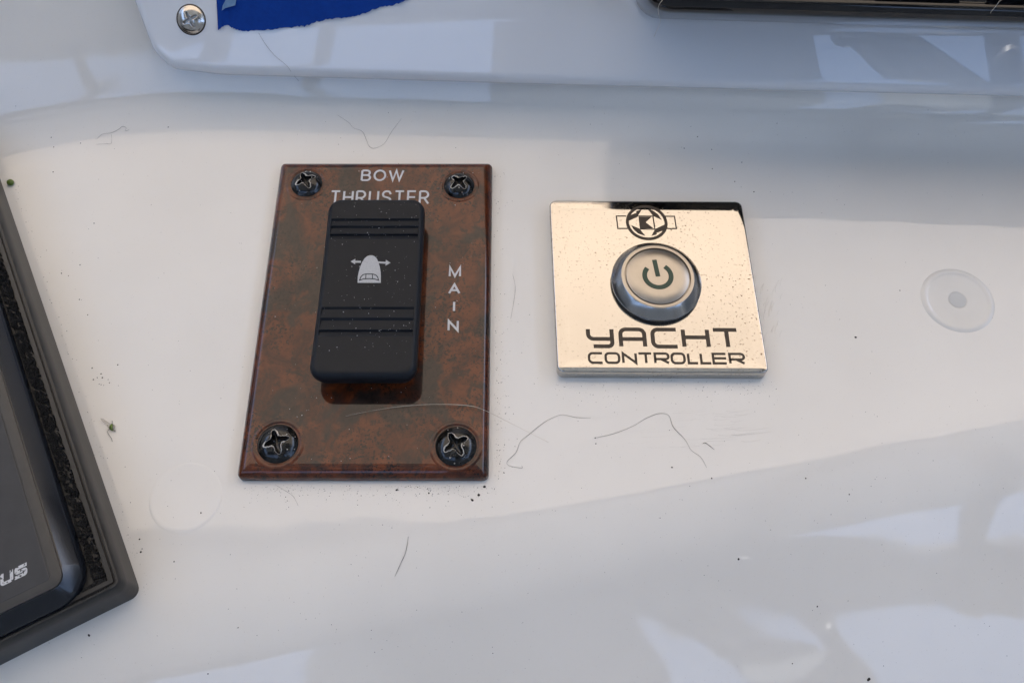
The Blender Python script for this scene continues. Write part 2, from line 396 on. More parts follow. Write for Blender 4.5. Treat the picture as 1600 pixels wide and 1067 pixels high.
# ------------------------------------------------------------------ white acrylic panel on the slope
TP = 6.0
poly_px = [(196, -60), (244, 82), (272, 108), (350, 117), (820, 131), (1640, 152), (1640, -60)]
uv = [slope_uv(x, y, 2.5) for x, y in poly_px]
uv[-1] = (uv[-2][0], 120.0); uv[0] = (uv[0][0]-(120-uv[0][1])*.33, 120.0)
uvr = round_poly(uv, [0, 8, 6, 12, 0, 0, 0], closed=True)
def inset_poly(pts, d):
    V = [Vector(p) for p in pts]; out = []; n = len(V)
    for i, p in enumerate(V):
        a = (p-V[i-1]).normalized(); b = (V[(i+1) % n]-p).normalized()
        na = Vector((-a.y, a.x)); nb = Vector((-b.y, b.x)); m = (na+nb).normalized()
        out.append(p+m*(d/max(m.dot(na), .4)))
    return out
area = sum(uvr[i-1][0]*uvr[i][1]-uvr[i][0]*uvr[i-1][1] for i in range(len(uvr)))
if area < 0: uvr = uvr[::-1]
c0 = slope_pt(20, 60, 0)
root = thing('acrylic_panel', 'glossy white acrylic panel with rounded corner on the sloping back of the dash', 'panel', c0)
rs = []
for ins, tz in [(0, -.5), (0, 3.4), (.25, 4.4), (.9, 5.4), (1.7, 5.85), (2.5, 5.98), (2.9, TP), (3.6, TP)]:
    rs.append([slope_pt(q[0], q[1], tz) for q in inset_poly(uvr, ins)])
rings(MB(), rs).build('board', M['acrylic'], root, auto=60)
su, sv = slope_uv(297, 31, TP+.8)
sc_c = slope_pt(su, sv, TP)
AXS = (E1, E2, EN)
def screw_head(c, R, H, lobe, depth, th0, ax, na=96, lo=.42):
    """dome with a real cross recess"""
    u, v, nn = ax; rs = []
    dome = lambda r: H*(math.sqrt(max(1-(r/R*.92)**2, 0))-math.sqrt(1-.92**2))/(1-math.sqrt(1-.92**2))
    rc = lambda a: lobe*(lo+(1-lo)*max(0.0, math.cos(2*(a-th0)))**0 * (0.5+0.5*math.cos(4*(a-th0)))**1.6)
    A = [2*math.pi*i/na for i in range(na)]
    def ring(fr, fz): return [c+u*(fr(a)*math.cos(a))+v*(fr(a)*math.sin(a))+nn*fz(a) for a in A]
    rs.append(ring(lambda a: R, lambda a: -.6)); rs.append(ring(lambda a: R, lambda a: .15))
    for k in range(7):
        tt = k/6
        fr = lambda a, tt=tt: R*.985*(1-tt)+rc(a)*tt
        rs.append(ring(fr, lambda a, fr=fr: dome(fr(a))+.1))
    rs.append(ring(lambda a: rc(a)*.93, lambda a: dome(rc(a))-.25*depth))
    rs.append(ring(lambda a: rc(a)*.72, lambda a: dome(rc(a))-.8*depth))
    rs.append(ring(lambda a: rc(a)*.2, lambda a: H-depth*1.15))
    edge = [c+u*(rc(a)*math.cos(a))+v*(rc(a)*math.sin(a))+nn*(dome(rc(a))+.1) for a in A]
    return rings(MB(), rs), edge
m, edge = screw_head(sc_c, 3.6, 1.3, 2.2, 1.8, .5, AXS, lo=.26)
sc = m.build('screw', M['screwsteel'], root)
lathe(MB(), sc_c, [(3.62, -.3), (3.95, .06), (3.62, .12)], 48, AXS, cap=False).build('grime_ring', M['etch'], sc)
# blue tape
tpx = [(389, -40), (372, -10), (352, 0), (347, 15), (342, 34), (341, 48), (346, 44), (352, 40), (357, 40), (362, 43), (368, 46), (376, 48), (388, 49), (400, 48), (415, 47.5), (430, 46),
       (445, 44.5), (460, 43), (470, 41), (476, 42.5), (485, 38), (495, 34), (507, 32), (515, 30), (530, 29), (545, 27), (556, 25), (568, 22), (580, 17),
       (590, 13), (602, 10), (614, 8.5), (624, 6), (630, 3), (638, 0), (655, -14), (675, -40)]
pts = []
for i in range(len(tpx)-1):
    for k in range(4):
        a = k/4; x = tpx[i][0]*(1-a)+tpx[i+1][0]*a; y = tpx[i][1]*(1-a)+tpx[i+1][1]*a
        pts.append((x+rnd.uniform(-.7, .7), y+rnd.uniform(-1.1, 1.1)))
pts.append(tpx[-1])
tu = [slope_uv(x, y, TP+.2) for x, y in pts]
mb = MB(); n = len(tu); top = 40.0
vs = []; rows = 5
for k in range(rows+1):
    for i, (a, b) in enumerate(tu):
        s = k/rows; vv = b+(max(b, top)-b)*s; lift = .15+.35*(1-s)**3*(.5+.5*math.sin(i*.35))+.12*math.sin(a*.9+vv*.5)*s
        vs.append(slope_pt(a+ (s*.0), vv, TP+lift))
fs = [(k*n+i, k*n+i+1, (k+1)*n+i+1, (k+1)*n+i) for k in range(rows) for i in range(n-1)]
mb.add(vs, fs)
tp = tag(mb.build('masking_tape', M['tape']), 'torn strip of blue masking tape stuck to the white panel', 'tape')
fold = [(353, 0), (369, 0), (367.5, 9), (360, 11), (352, 13), (346.5, 17), (348, 9)]
slab_pts = [slope_pt(*slope_uv(x, y, TP+.8), TP+.8) for x, y in fold]
mb = MB(); k = len(slab_pts); mb.add(slab_pts+[q-EN*.12 for q in slab_pts], [tuple(range(k)), tuple(range(k, 2*k))]+[(i, (i+1) % k, k+(i+1) % k, k+i) for i in range(k)])
mb.build('folded_corner', M['tapepale'], tp, smooth=False)

# ------------------------------------------------------------------ chart plotter, top right
a0 = slope_uv(1003, -8, TP+22); a1 = slope_uv(1040, 20, TP+22); a2 = slope_uv(1640, 38, TP+22)
bl = Vector((a0[0], a1[1])); dirv = (Vector(a2)-Vector(a1)).normalized()
W, H = 170.0, 110.0
du = Vector((dirv.x, dirv.y)); dv = Vector((-du.y, du.x))
cc = bl+du*(W/2)+dv*(H/2)
ax = (slope_pt(cc.x, cc.y, TP), E1*du.x+E2*du.y, E1*dv.x+E2*dv.y, EN)
root = thing('chart_plotter', 'glossy black chart plotter standing proud of the white panel', 'chart plotter', ax[0])
mb = MB(); plate(mb, None, W, H, 7, [(1.2, 0), (.3, 1.0), (0, 3), (0, 21), (.4, 23), (1.4, 24.2), (2.6, 24.6), (3.4, 24.4), (4.0, 23.6), (4.4, 23.3)], ax)
mb.build('housing', M['gloss'], root, auto=50)
mb = MB(); axs = (ax[0]+EN*23.3+ax[2]*2, ax[1], ax[2], EN); plate(mb, None, W-12, H-16, 3, [(0, 0), (.3, .5), (.8, .6)], axs)
mb.build('screen', M['screen'], root, auto=40)
for i in range(3):
    axk = (ax[0]+EN*23.3+ax[1]*(-20+i*26)-ax[2]*(H/2-5.6), ax[1], ax[2], EN)
    mb = MB(); plate(mb, None, 20, 1.6, .7, [(0, 0), (0, .5), (.3, .8)], axk); mb.build('key', M['rocker'], root)

# ------------------------------------------------------------------ bow thruster panel
ZT = 3.3; cx, cy = (-62.6-5.3)/2, (52.9-35.6)/2; PW, PH = 57.3, 88.5
root = thing('bow_thruster_panel', 'brown burl panel marked BOW THRUSTER MAIN with black rocker switch', 'switch panel', (cx, cy, 0))
mb = MB(); plate(mb, (cx, cy), PW, PH, 1.4, [(0, -.3), (0, 1.3), (.15, 1.8), (.7, 2.5), (1.5, 3.0), (2.3, 3.24), (2.8, ZT), (3.3, ZT)])
mb.build('faceplate', M['burl'], root, auto=50)
XYZ = (Vector((1, 0, 0)), Vector((0, 1, 0)), Vector((0, 0, 1)))
for (px, py, R, th) in [(477.5, 282.5, 4.15, .5), (717, 285.5, 4.05, .75), (432, 690, 4.7, .35), (712, 694, 4.75, .55)]:
    q = P(px, py, ZT+1.4); q.z = ZT
    m, edge = screw_head(q, R, 2.0, R*.66, 1.4, th, XYZ, lo=.46)
    s = m.build('screw', M['screw'], root)
    lathe(MB(), q, [(R*1.30, .0), (R*1.22, .16), (R*1.10, .16), (R*1.02, -.2)], 56, XYZ, cap=False).build('collar', M['burl'], s)
    pts = [e+Vector((rnd.uniform(-.09, .09), rnd.uniform(-.09, .09), .03)) for e in edge]
    ph = rnd.random()*6
    rad = lambda tt, ph=ph: max(.03, .09+.07*math.sin(tt*17+ph)+.05*math.sin(tt*41+ph))
    tube(MB(), pts, rad, 5, closed=True).build('worn_edge', M['worn'], s)
    mb = MB()
    for k in range(9):
        a = rnd.random()*6.28; r = R*rnd.uniform(.25, .95)
        cpt = q+Vector((r*math.cos(a), r*math.sin(a), 2.05-1.5*(r/R)**2)); e = rnd.uniform(.06, .2)
        lathe(mb, cpt, [(e, -.1), (e*.9, .06), (e*.3, .12)], 6, XYZ)
    mb.build('grime', M['worn'], s)
PL = lambda z0: (lambda ox, oy: (lambda x, y, z: Vector((ox+x, oy+y, z0+z))))
def sans(ch, W, H):
    cx_ = W/2
    ell = lambda x0, x1, y0, y1, a0, a1, n=20: [((x0+x1)/2+(x1-x0)/2*math.cos(math.radians(a0+(a1-a0)*i/n)), (y0+y1)/2+(y1-y0)/2*math.sin(math.radians(a0+(a1-a0)*i/n))) for i in range(n+1)]
    bowl = lambda y0, y1, xw: [(0, y1), (xw-(y1-y0)/2, y1)]+ell(xw-(y1-y0), xw, y0, y1, 90, -90, 12)+[(0, y0)]
    return {'B': [([(0, 0), (0, H)], 0), (bowl(H*.52, H, W*.93), 0), (bowl(0, H*.52, W), 0)],
            'O': [(ell(0, W, 0, H, 0, 360, 40)[:-1], 1)],
            'W': [([(0, H), (W*.26, 0), (W*.5, H), (W*.74, 0), (W, H)], 0)],
            'T': [([(0, H), (W, H)], 0), ([(cx_, H), (cx_, 0)], 0)],
            'H': [([(0, 0), (0, H)], 0), ([(W, 0), (W, H)], 0), ([(0, H*.52), (W, H*.52)], 0)],
            'R': [([(0, 0), (0, H)], 0), (bowl(H*.46, H, W*.95), 0), ([(W*.5, H*.46), (W, 0)], 0)],
            'U': [([(0, H), (0, W/2)]+ell(0, W, 0, W, 180, 360, 16)+[(W, H)], 0)],
            'S': [([tuple(v[:2]) for v in spline([Vector((x*W, y*H, 0)) for x, y in [(.96, .76), (.8, .95), (.5, 1), (.18, .93), (.06, .75), (.18, .58), (.5, .51), (.84, .42), (.98, .24), (.82, .06), (.5, 0), (.15, .06), (0, .27)]], 4)], 0)],
            'E': [([(W, H), (0, H), (0, 0), (W, 0)], 0), ([(0, H*.52), (W*.93, H*.52)], 0)],
            'M': [([(0, 0), (0, H), (W/2, 0), (W, H), (W, 0)], 0)],
            'A': [([(0, 0), (W/2, H), (W, 0)], 0), ([(W*.17, H*.34), (W*.83, H*.34)], 0)],
            'I': [([(0, H), (0, 0)], 0)], 'N': [([(0, 0), (0, H), (W, 0), (W, H)], 0)]}[ch]
def word(s, px0, px1, pyt, pyb, z0, mat, parent, adv, sw=.54):
    a = P(px0, pyb, z0); b = P(px1, pyb, z0); tq = P((px0+px1)/2, pyt, z0); H = tq.y-a.y
    tot = sum(adv)+(len(s)-1)*.24; k = (b.x-a.x)/tot; x = a.x; m = MB()
    for ch, ad in zip(s, adv):
        for n_, (pts, cl) in enumerate(sans(ch, max(ad*k-sw, .01), H-sw)):
            ribbon(m, pts, sw, lambda u_, v_, z, x=x, n_=n_: Vector((x+sw/2+u_, a.y+sw/2+v_, z0+z+.004*n_)), closed=bool(cl))
        x += (ad+.24)*k
    m.build('lettering', mat, parent, smooth=False)
word('BOW', 563.3, 630.8, 265.5, 283.2, ZT, M['print'], root, (1.05, 1.3, 1.6))
word('THRUSTER', 514.5, 670.5, 297.8, 319.8, ZT, M['print'], root, (1.12, 1.12, 1.12, 1.1, 1.12, 1.12, 1.02, 1.12))
for ch, x0_, x1_, yt, yb in [('M', 701, 720.3, 416, 433), ('A', 700, 719.3, 443, 459.7), ('I', 707.5, 709.8, 470.3, 487.3), ('N', 699, 716.6, 500, 517.6)]:
    word(ch, x0_, x1_, yt, yb, ZT, M['print'], root, (1,))
# rocker: rounded body, higher towards the helm end
rx, YB0, YB1 = -34.25, -15.0, 35.2
RW, RH, ry = 24.5, YB1-YB0, (YB0+YB1)/2
def rz(y):                       # height of the crown above the plate: lower in the middle, y in scene millimetres
    tt = (y-ry)/(RH/2)
    return 7.3+1.0*tt*tt-.55*tt
RZ = lambda y: ZT+rz(y)
def ry_of(py):
    z = 10.0
    for _ in range(6): z = RZ(P(580, py, z).y)
    return P(580, py, z).y
TEETH = []
for pys in [(341.5, 353, 365.5, 373.5), (479.5, 496.5, 515, 526)]:
    ys = [ry_of(p) for p in pys]
    TEETH += [(ys[k], ys[k+1]) for k in range(3)]
def tooth(y):
    for a, b in TEETH:
        if b < y <= a:
            k = (a-y)/(a-b); return -.55*min(k*7, 1)*(1-k)**.8
    return 0.0
ER, CRN = 1.7, 3.4
yset = set([YB0+RH*i/90 for i in range(91)]+[YB0+ER*(i/8)**2 for i in range(9)]+[YB1-ER*(i/8)**2 for i in range(9)])
for a, b in TEETH: yset |= set(a-(a-b)*k for k in (-.02, 0, .03, .07, .11, .15, .25, .4, .55, .7, .85, .94, .99, 1.02))
ysr = sorted(yset); SX = [-1, -.995, -.985, -.965, -.94, -.918, -.90, -.885, -.87, -.6, -.3, 0, .3, .6, .87, .885, .90, .918, .94, .965, .985, .995, 1]
def halfw(y):
    d = min(y-YB0, YB1-y); w_ = (RW/2)*(1-.006*(y-ry)/(RH/2))
    return w_ if d >= CRN else w_-CRN+math.sqrt(max(CRN*CRN-(CRN-d)**2, 0))
def top_z(x, y):
    hw = RW/2*(1-.006*(y-ry)/(RH/2)); dx = hw-abs(x); dy = min(y-YB0, YB1-y)
    if dx < CRN and dy < CRN: d = CRN-math.hypot(CRN-dx, CRN-dy)
    else: d = min(dx, dy)
    d = max(d, 0); drop = ER-math.sqrt(max(ER*ER-(ER-d)**2, 0)) if d < ER else 0
    g = tooth(y)*(1 if abs(x) < .89*hw else 0)
    return RZ(y)-drop+g
vs = []; nxr = len(SX)
for y in ysr:
    hw = halfw(y)
    for s_ in SX: vs.append(Vector((rx+hw*s_, y, top_z(hw*s_, y))))
ny_ = len(ysr)
fs = [(j*nxr+i, j*nxr+i+1, (j+1)*nxr+i+1, (j+1)*nxr+i) for j in range(ny_-1) for i in range(nxr-1)]
per = [i for i in range(nxr)]+[j*nxr+nxr-1 for j in range(1, ny_)]+[(ny_-1)*nxr+i for i in range(nxr-2, -1, -1)]+[j*nxr for j in range(ny_-2, 0, -1)]
base = len(vs); np_ = len(per); prev = per
for ins, dz in ((.05, 1.2), (.5, 3.0), (1.3, 4.6), (2.4, 99)):
    cur = []
    for pi in per:
        q = vs[pi]; dx_, dy_ = q.x-rx, q.y-ry
        cur.append(len(vs)); vs.append(Vector((rx+dx_*(1-ins/(RW/2)), ry+dy_*(1-ins/(RH/2)), max(q.z-dz, ZT-.05))))
    for k in range(np_): fs.append((prev[k], prev[(k+1) % np_], cur[(k+1) % np_], cur[k]))
    prev = cur
mb = MB(); mb.add(vs, fs)
rk = mb.build('rocker_switch', M['rocker'], root, auto=32)
# printed symbol
def RP(px, py, lift=.05):
    z = 10.0
    for _ in range(5): z = RZ(P(px, py, z).y)+lift  
    return P(px, py, z)
ZF = (1524/200)
zz = lambda x, y: (480+x/ZF, 300+y/ZF)
hull = [(600, 1082), (602, 1010), (612, 960), (628, 900), (655, 835), (685, 790), (715, 765), (745, 755), (775, 755), (805, 768), (830, 795), (850, 840), (866, 900), (875, 960), (877, 1010), (876, 1082)]
mb = MB(); slab(mb, [RP(*zz(x, y)) for x, y in hull], .02); mb.build('boat_symbol', M['hull'], rk, smooth=False)
for sgn, pts in ((-1, [(640, 820), (572, 820), (574, 796), (518, 828), (570, 862), (571, 843), (640, 843)]), (1, [(842, 828), (935, 833), (936, 808), (992, 844), (932, 878), (934, 854), (860, 850), (842, 838)])):
    mb = MB(); slab(mb, [RP(*zz(x, y)) for x, y in pts], .02); mb.build('arrow_symbol', M['hull'], rk, smooth=False)
wpts = [(622, 1052), (640, 1010), (665, 985), (700, 977), (775, 977), (815, 988), (838, 1010), (850, 1052), (800, 1036), (735, 1032), (670, 1036)]
def rp2(x, y, z): return RP(*zz(x, y), lift=.08)+Vector((0, 0, z))
mb = MB(); ribbon(mb, wpts, 10, rp2, closed=True, th=.02)
for a, b in (((700, 977), (697, 1034)), ((775, 977), (778, 1034))): ribbon(mb, [a, b], 9, lambda x, y, z: rp2(x, y, z+.015), th=.02)
mb.build('windscreen_symbol', M['rocker'], rk, smooth=False)

# ------------------------------------------------------------------ polished controller plate
ZY = 3.5; ycx, ycy = 35.6, 14.85; YW, YH = 50.6, 49.6
root = thing('controller_plate', 'square polished steel plate marked YACHT CONTROLLER with round power button', 'control plate', (ycx, ycy, 0))
mb = MB(); plate(mb, (ycx, ycy), YW, YH, 1.8, [(0, -.3), (0, 2.5), (.05, 3.0), (.2, 3.25), (.45, 3.34), (1.5, 3.405), (2.3, 3.46), (2.7, 3.485), (3.1, ZY), (3.6, ZY)], sub=12)
mb.build('plate', M['steel'], root, auto=40)
bc = P(1027.8, 432, 7.3)
bt = Vector((bc.x, bc.y+.1, 0))
btn = lathe(MB(), bt, [(11.2, ZY-.1), (11.2, 4.3), (10.7, 4.6)], 64).build('rubber_gasket', M['foam'], root)
bz = lathe(MB(), bt, [(11.15, 4.35), (11.2, 4.9), (11.1, 5.1), (9.15, 7.15), (8.95, 7.3)], 72, cap=False).build('button_bezel', M['bezel'], root, auto=35)
lathe(MB(), bt, [(8.97, 7.29), (8.8, 7.34), (8.15, 7.34), (8.05, 7.2), (8.05, 6.6)], 72, cap=False).build('ring', M['satin'], bz, auto=50)
cp = lathe(MB(), bt, [(8.06, 6.62), (7.78, 6.62), (7.78, 7.2), (7.68, 7.3), (5.0, 7.32), (2, 7.33)], 72).build('button_cap', M['satin'], root, auto=50)
th = math.radians(6); pc = P(830+660/3.335, 290+470/3.335, 7.35)
def pw(x, y, z): return Vector((pc.x+x*math.cos(th)-y*math.sin(th), pc.y+x*math.sin(th)+y*math.cos(th), 7.335+z))
R_ = 3.25
mb = MB(); ribbon(mb, [(R_*math.sin(a), R_*math.cos(a)) for a in [math.radians(42+276*i/40) for i in range(41)]], 1.2, pw)
ribbon(mb, [(0, 4.6), (0, -.2)], 1.15, lambda x, y, z: pw(x, y, z+.012))
mb.build('power_symbol', M['green'], cp, smooth=False)
# lettering
def glyphs(ch, W, H, r):
    m = .43*H
    return {'Y': [([(0, H), (0, m), (W, m)], [0, r*1.6, 0], 0), ([(W, H), (W, 0), (.2*W, 0)], [0, r, 0], 0)],
            'A': [([(0, 0), (0, H), (W, H), (W, 0)], r*1.3, 0), ([(0, m), (W, m)], 0, 0)],
            'C': [([(W, H), (0, H), (0, 0), (W, 0)], r*1.3, 0)],
            'H': [([(0, H), (0, 0)], 0, 0), ([(W, H), (W, 0)], 0, 0), ([(0, .55*H), (W, .55*H)], 0, 0)],
            'T': [([(0, H), (W, H)], 0, 0), ([(.56*W, H), (.56*W, 0)], 0, 0)],
            'O': [([(0, H), (0, 0), (W, 0), (W, H)], r*1.2, 1)],
            'N': [([(0, 0), (0, H), (W, 0), (W, H)], 0, 0)],
            'R': [([(0, 0), (0, H), (W, H), (W, m*.95), (0, m*.95)], [0, 0, r*1.2, r*1.2, 0], 0), ([(.42*W, m*.95), (W, 0)], 0, 0)],
            'L': [([(0, H), (0, 0), (W, 0)], 0, 0)],
            'E': [([(W, H), (0, H), (0, 0), (W, 0)], 0, 0), ([(0, .52*H), (W, .52*H)], 0, 0)]}[ch]
Z6 = 5.161
def line_of_text(letters, zy0, zy1, sw, r):
    ya = P(1030, 500+zy1/Z6, ZY).y+sw/2; yb = P(1030, 500+zy0/Z6, ZY).y-sw/2
    pm = 500+(zy0+zy1)/2/Z6
    for ch, a, b in letters:
        xa = P(900+a/Z6, pm, ZY).x+sw/2; xb = P(900+b/Z6, pm, ZY).x-sw/2
        m = MB()
        for k, (pts, rad, cl) in enumerate(glyphs(ch, xb-xa, yb-ya, r)):
            q = round_poly(pts, rad, closed=bool(cl))
            ribbon(m, q, sw, lambda x, y, z, k=k: Vector((xa+x, ya+y, ZY+z+.004*k)), closed=bool(cl))
        m.build('letter', M['etch'], root, smooth=False)
line_of_text([('Y', 72, 296), ('A', 333, 558), ('C', 592, 818), ('H', 840, 1068), ('T', 1085, 1308)], 62, 229, 1.0, 1.0)
line_of_text([('C', 81, 208), ('O', 215, 343), ('N', 356, 478), ('T', 482, 605), ('R', 613, 742), ('O', 748, 870), ('L', 882, 976), ('L', 984, 1082), ('E', 1082, 1206), ('R', 1216, 1350)], 261, 355, .60, .7)
def EP(x, y, lift=0.0): return P(940+x/10, 305+y/10, ZY+.0)+Vector((0, 0, lift))
em = MB()
for k, pts in enumerate([
    [(600, 335), (812, 335), (710, 425), (840, 527), (618, 527)], [(815, 330), (837, 330), (860, 532), (842, 530)],
    [(598, 319), (828, 319), (830, 329), (600, 330)], [(618, 528), (856, 534), (857, 542), (620, 538)],
    [(750, 222), (830, 245), (905, 300), (960, 385), (830, 325)], [(483, 472), (610, 525), (700, 637), (590, 600), (515, 530)],
    [(655, 225), (560, 255), (575, 280), (545, 288), (470, 318), (432, 330), (412, 420), (590, 337), (602, 308)],
    [(1040, 445), (857, 530), (795, 637), (882, 610), (872, 590), (970, 555), (948, 632), (1005, 580), (1043, 500)]]):
    slab(em, [EP(x, y) for x, y in pts], .03+.004*k)
ec = EP(727, 430)
ribbon(em, [(5.0*math.cos(2*math.pi*i/64), 5.0*math.sin(2*math.pi*i/64)) for i in range(64)], .78, lambda x, y, z: Vector((ec.x+x, ec.y+y, ZY+z+.04)), closed=True)
for pts in ([(410, 330), (255, 330), (274, 524), (425, 524)], [(1015, 330), (1162, 330), (1188, 522), (1040, 522)]):
    ribbon(em, [(EP(x, y).x, EP(x, y).y) for x, y in pts], .32, lambda x, y, z: Vector((x, y, ZY+z+.02)))
em.build('emblem', M['etch'], root, smooth=False)

def settle(o):
    for ch in o.children:
        for v in ch.data.vertices:
            x, y = v.co.x, v.co.y; v.co.x = x-.0205*y; v.co.y = y-.006*x
        settle(ch)
settle(root)

# ------------------------------------------------------------------ black instrument, lower left
IV = Vector((-.4690, .8832, 0)).normalized(); IU = Vector((-IV.y, IV.x, 0)); ZZ = Vector((0, 0, 1))
IC = Vector((-80.2, -61.0, 0))
root = thing('engine_control_head', 'black control head with worn pale lettering on its face at dash corner', 'control head', IC)
IW, IH = 120.0, 170.0
ax = (IC+IU*(IW/2)+IV*(IH/2), IU, IV, ZZ)
mb = MB(); plate(mb, None, IW, IH, 2.2, [(0, -6), (0, 6.5), (.25, 9.2), (.7, 9.75), (1.1, 9.8), (1.25, 9.4), (1.6, 9.35), (1.7, 9.75), (2.6, 9.75), (2.8, 9.0), (7.5, 8.9)], ax)
mb.build('base_frame', M['base'], root, auto=40)
def loc_uv(px, py, z):
    q = P(px, py, z)-IC; return q.dot(IU), q.dot(IV)
def off_ax(u0, v0): return (IC+IU*(u0+IW/2)+IV*(v0+IH/2), IU, IV, ZZ)
mb = MB(); plate(mb, None, IW, IH, 7.0, [(0, 8.2), (0, 10.2), (.25, 10.8), (.7, 11.3), (3.0, 13.5), (3.5, 13.9), (3.9, 14.0), (4.4, 13.9)], off_ax(5.9, 1.5))
mb.build('bezel', M['navy'], root, auto=50)
mb = MB(); plate(mb, None, IW, IH, 2.6, [(0, 13.4), (0, 14.05), (.3, 14.15), (2.2, 14.15), (2.4, 13.9)], off_ax(9.2, 4.6))
fc = mb.build('face_rim', M['rim'], root, auto=50)
mb = MB(); plate(mb, None, IW, IH, .8, [(0, 13.5), (0, 14.05), (.25, 14.2), (.6, 14.2)], off_ax(11.5, 6.4))
mb.build('face', M['face'], root, auto=20)
mb = MB()                                       # crumbling foam gasket between frame and bezel
for i in range(8500):
    side = rnd.random() < .55
    a = rnd.uniform(3, IH-10) if side else rnd.uniform(3, IW-10)
    d = 3.0+rnd.random()*2.6
    q = IC+(IU*d+IV*a if side else IU*a+IV*(1.3+rnd.random()*.8))
    if rnd.random() < .06:
        q = IC+IU*rnd.uniform(3, 8)+IV*rnd.uniform(1.5, 3.5)
    r = rnd.uniform(.07, .21); e = rnd.random()*6
    lathe(mb, q+ZZ*9.2, [(r, -.3), (r*1.1, .25), (r*.7, .25+r*.7), (r*.1, .3+r)], 5, (Vector((math.cos(e), math.sin(e), 0)), Vector((-math.sin(e), math.cos(e), 0)), ZZ))
mb.build('foam_gasket', M['foam'], root, smooth=False)['kind'] = 'stuff'
# worn lettering on the face: the last two letters, slanted block type
s0 = IC+IU*17.6+IV*9.95+ZZ*14.2; sw = .66
bx = -IU; by = IV
def lt(x, y, z): q = s0+bx*(x+.22*y)+by*y; return Vector((q.x, q.y, 14.22+z))
for gi, (ox, strokes) in enumerate([(0, [([(2.2, 1.9), (.05, 1.9), (.05, 1.0), (1.95, 1.0), (1.95, .1), (-.3, .1)], [0, .25, .25, .25, .25, 0])]),
                                    (-2.85, [([(0, 2.2), (0, .1), (1.95, .1), (1.95, 2.2)], [0, .35, .35, 0])])]):
    m = MB()
    for pts, rd in strokes: ribbon(m, round_poly(pts, rd), sw, lambda x, y, z, ox=ox: lt(x+ox, y, z))
    m.build('letter', M['wprint'], fc, smooth=False)

# ------------------------------------------------------------------ round filler plugs set into the gelcoat
def plug(px, py, R, h, label, hole=True):
    mat = M['plug'] if hole else M['gelcoat']
    q = hit(px, py); root = thing('filler_plug', label, 'plug', q, 'round plugs in the dash')
    pr = [(R*1.10, -.15), (R*1.04, h*.5), (R*.98, h*1.2), (R*.93, h*1.3), (R*.88, h*.7), (R*.84, h*.35), (R*.5, h*.3)]
    if hole: pr += [(R*.30, h*.45), (R*.25, h*.2), (R*.24, -.1)]
    else: pr += [(R*.1, h*.3)]
    lathe(MB(), Vector((q.x, q.y, 0.02)), pr, 64, cap=not hole).build('disc', mat, root)
    if hole: lathe(MB(), Vector((q.x, q.y, 0.02)), [(R*.25, .10), (R*.1, .12)], 40).build('core', M['core'], root)
plug(1496, 469, 8.6, .22, 'round white plug with small centre hole beside the steel plate')
plug(290, 777, 7.8, .02, 'faint flat white disc below left of the brown panel', hole=False)

# ------------------------------------------------------------------ hairs, insect, crumbs
def hair(pix, r, mat, label, lift=.12, zs=None, group='stray hairs on the dash', name='stray_hair', cat='hair'):
    pts = []
    for i, (x, y) in enumerate(pix):
        z = zs[i] if zs else None
        pts.append(P(x, y, z) if z is not None else hit(x, y, lift))
    m = MB(); sp = spline(pts, 6); tube(m, sp, lambda tt: r*.68*(1-.45*abs(2*tt-1))*(1+.25*math.sin(tt*23+r*99)), 5)
    tag(m.build(name, mat), label, cat, group)
hair([(540, 650), (590, 640), (640, 633.5), (690, 631.5), (735, 634), (762, 643), (800, 662), (857, 691)], .085, M['hairpale'],
     'long pale hair lying across the lower end of the brown panel', zs=[3.6, 3.7, 3.9, 4.2, 4.3, 4.0, 2.2, .15])
hair([(815, 727), (815, 731), (795, 727), (793, 720), (806, 707), (813, 690), (826, 679), (850, 660), (876, 648), (900, 652), (923, 653)], .06, M['hair'],
     'curled dark hair right of the brown panel lower corner')
hair([(929, 684), (960, 677), (990, 665), (1010, 653), (1030, 646), (1045, 649), (1052, 667), (1070, 686), (1080, 703), (1095, 714), (1104, 730)], .06, M['hair'],
     'wavy dark hair below the steel plate')
hair([(527, 180), (545, 192), (552, 200), (566, 206), (573, 220), (577, 229), (585, 232), (600, 225), (612, 206), (627, 186)], .06, M['hair'], 'looped dark hair above the brown panel')
hair([(638, 838), (634, 862), (626, 880), (617, 900)], .085, M['hair'], 'short straight dark hair on the rolled lower edge of the dash')
hair([(151, 218), (160, 210), (174, 208), (186, 202), (191, 198), (197, 200), (196, 205), (202, 203)], .06, M['hair'], 'tangled dark fibre at upper left of the dash', group=None, name='fibre', cat='fibre')
hair([(150, 226), (165, 225), (174, 224), (174, 210)], .05, M['hair'], 'thin bent fibre under the tangled one at upper left', group=None, name='fibre', cat='fibre')
hair([(801, 428), (805, 448), (803, 470), (798, 498)], .05, M['hair'], 'faint upright hair between the brown panel and steel plate')
hair([(430, 757), (445, 766), (458, 775), (466, 790)], .05, M['hair'], 'thin hair below the brown panel bottom edge')
hair([(1098, 693), (1103, 692), (1116, 702)], .10, M['hair'], 'short dark bent bristle below right of the steel plate', group=None, name='bristle', cat='fibre')
def shair(pix, t, r, mat, label):
    sp = spline([slope_pt(*slope_uv(x, y, tt), tt) for (x, y), tt in zip(pix, t)], 6)
    m = MB(); tube(m, sp, r*.6, 5); tag(m.build('stray_hair', mat), label, 'hair', 'stray hairs on the dash')
shair([(404, 52), (415, 70), (430, 88), (448, 103), (457, 116), (467, 127)], [6.2, 6.2, 6.2, 6.2, 5, 1.0], .06, M['hair'], 'dark hair trailing from the blue tape over the panel edge')
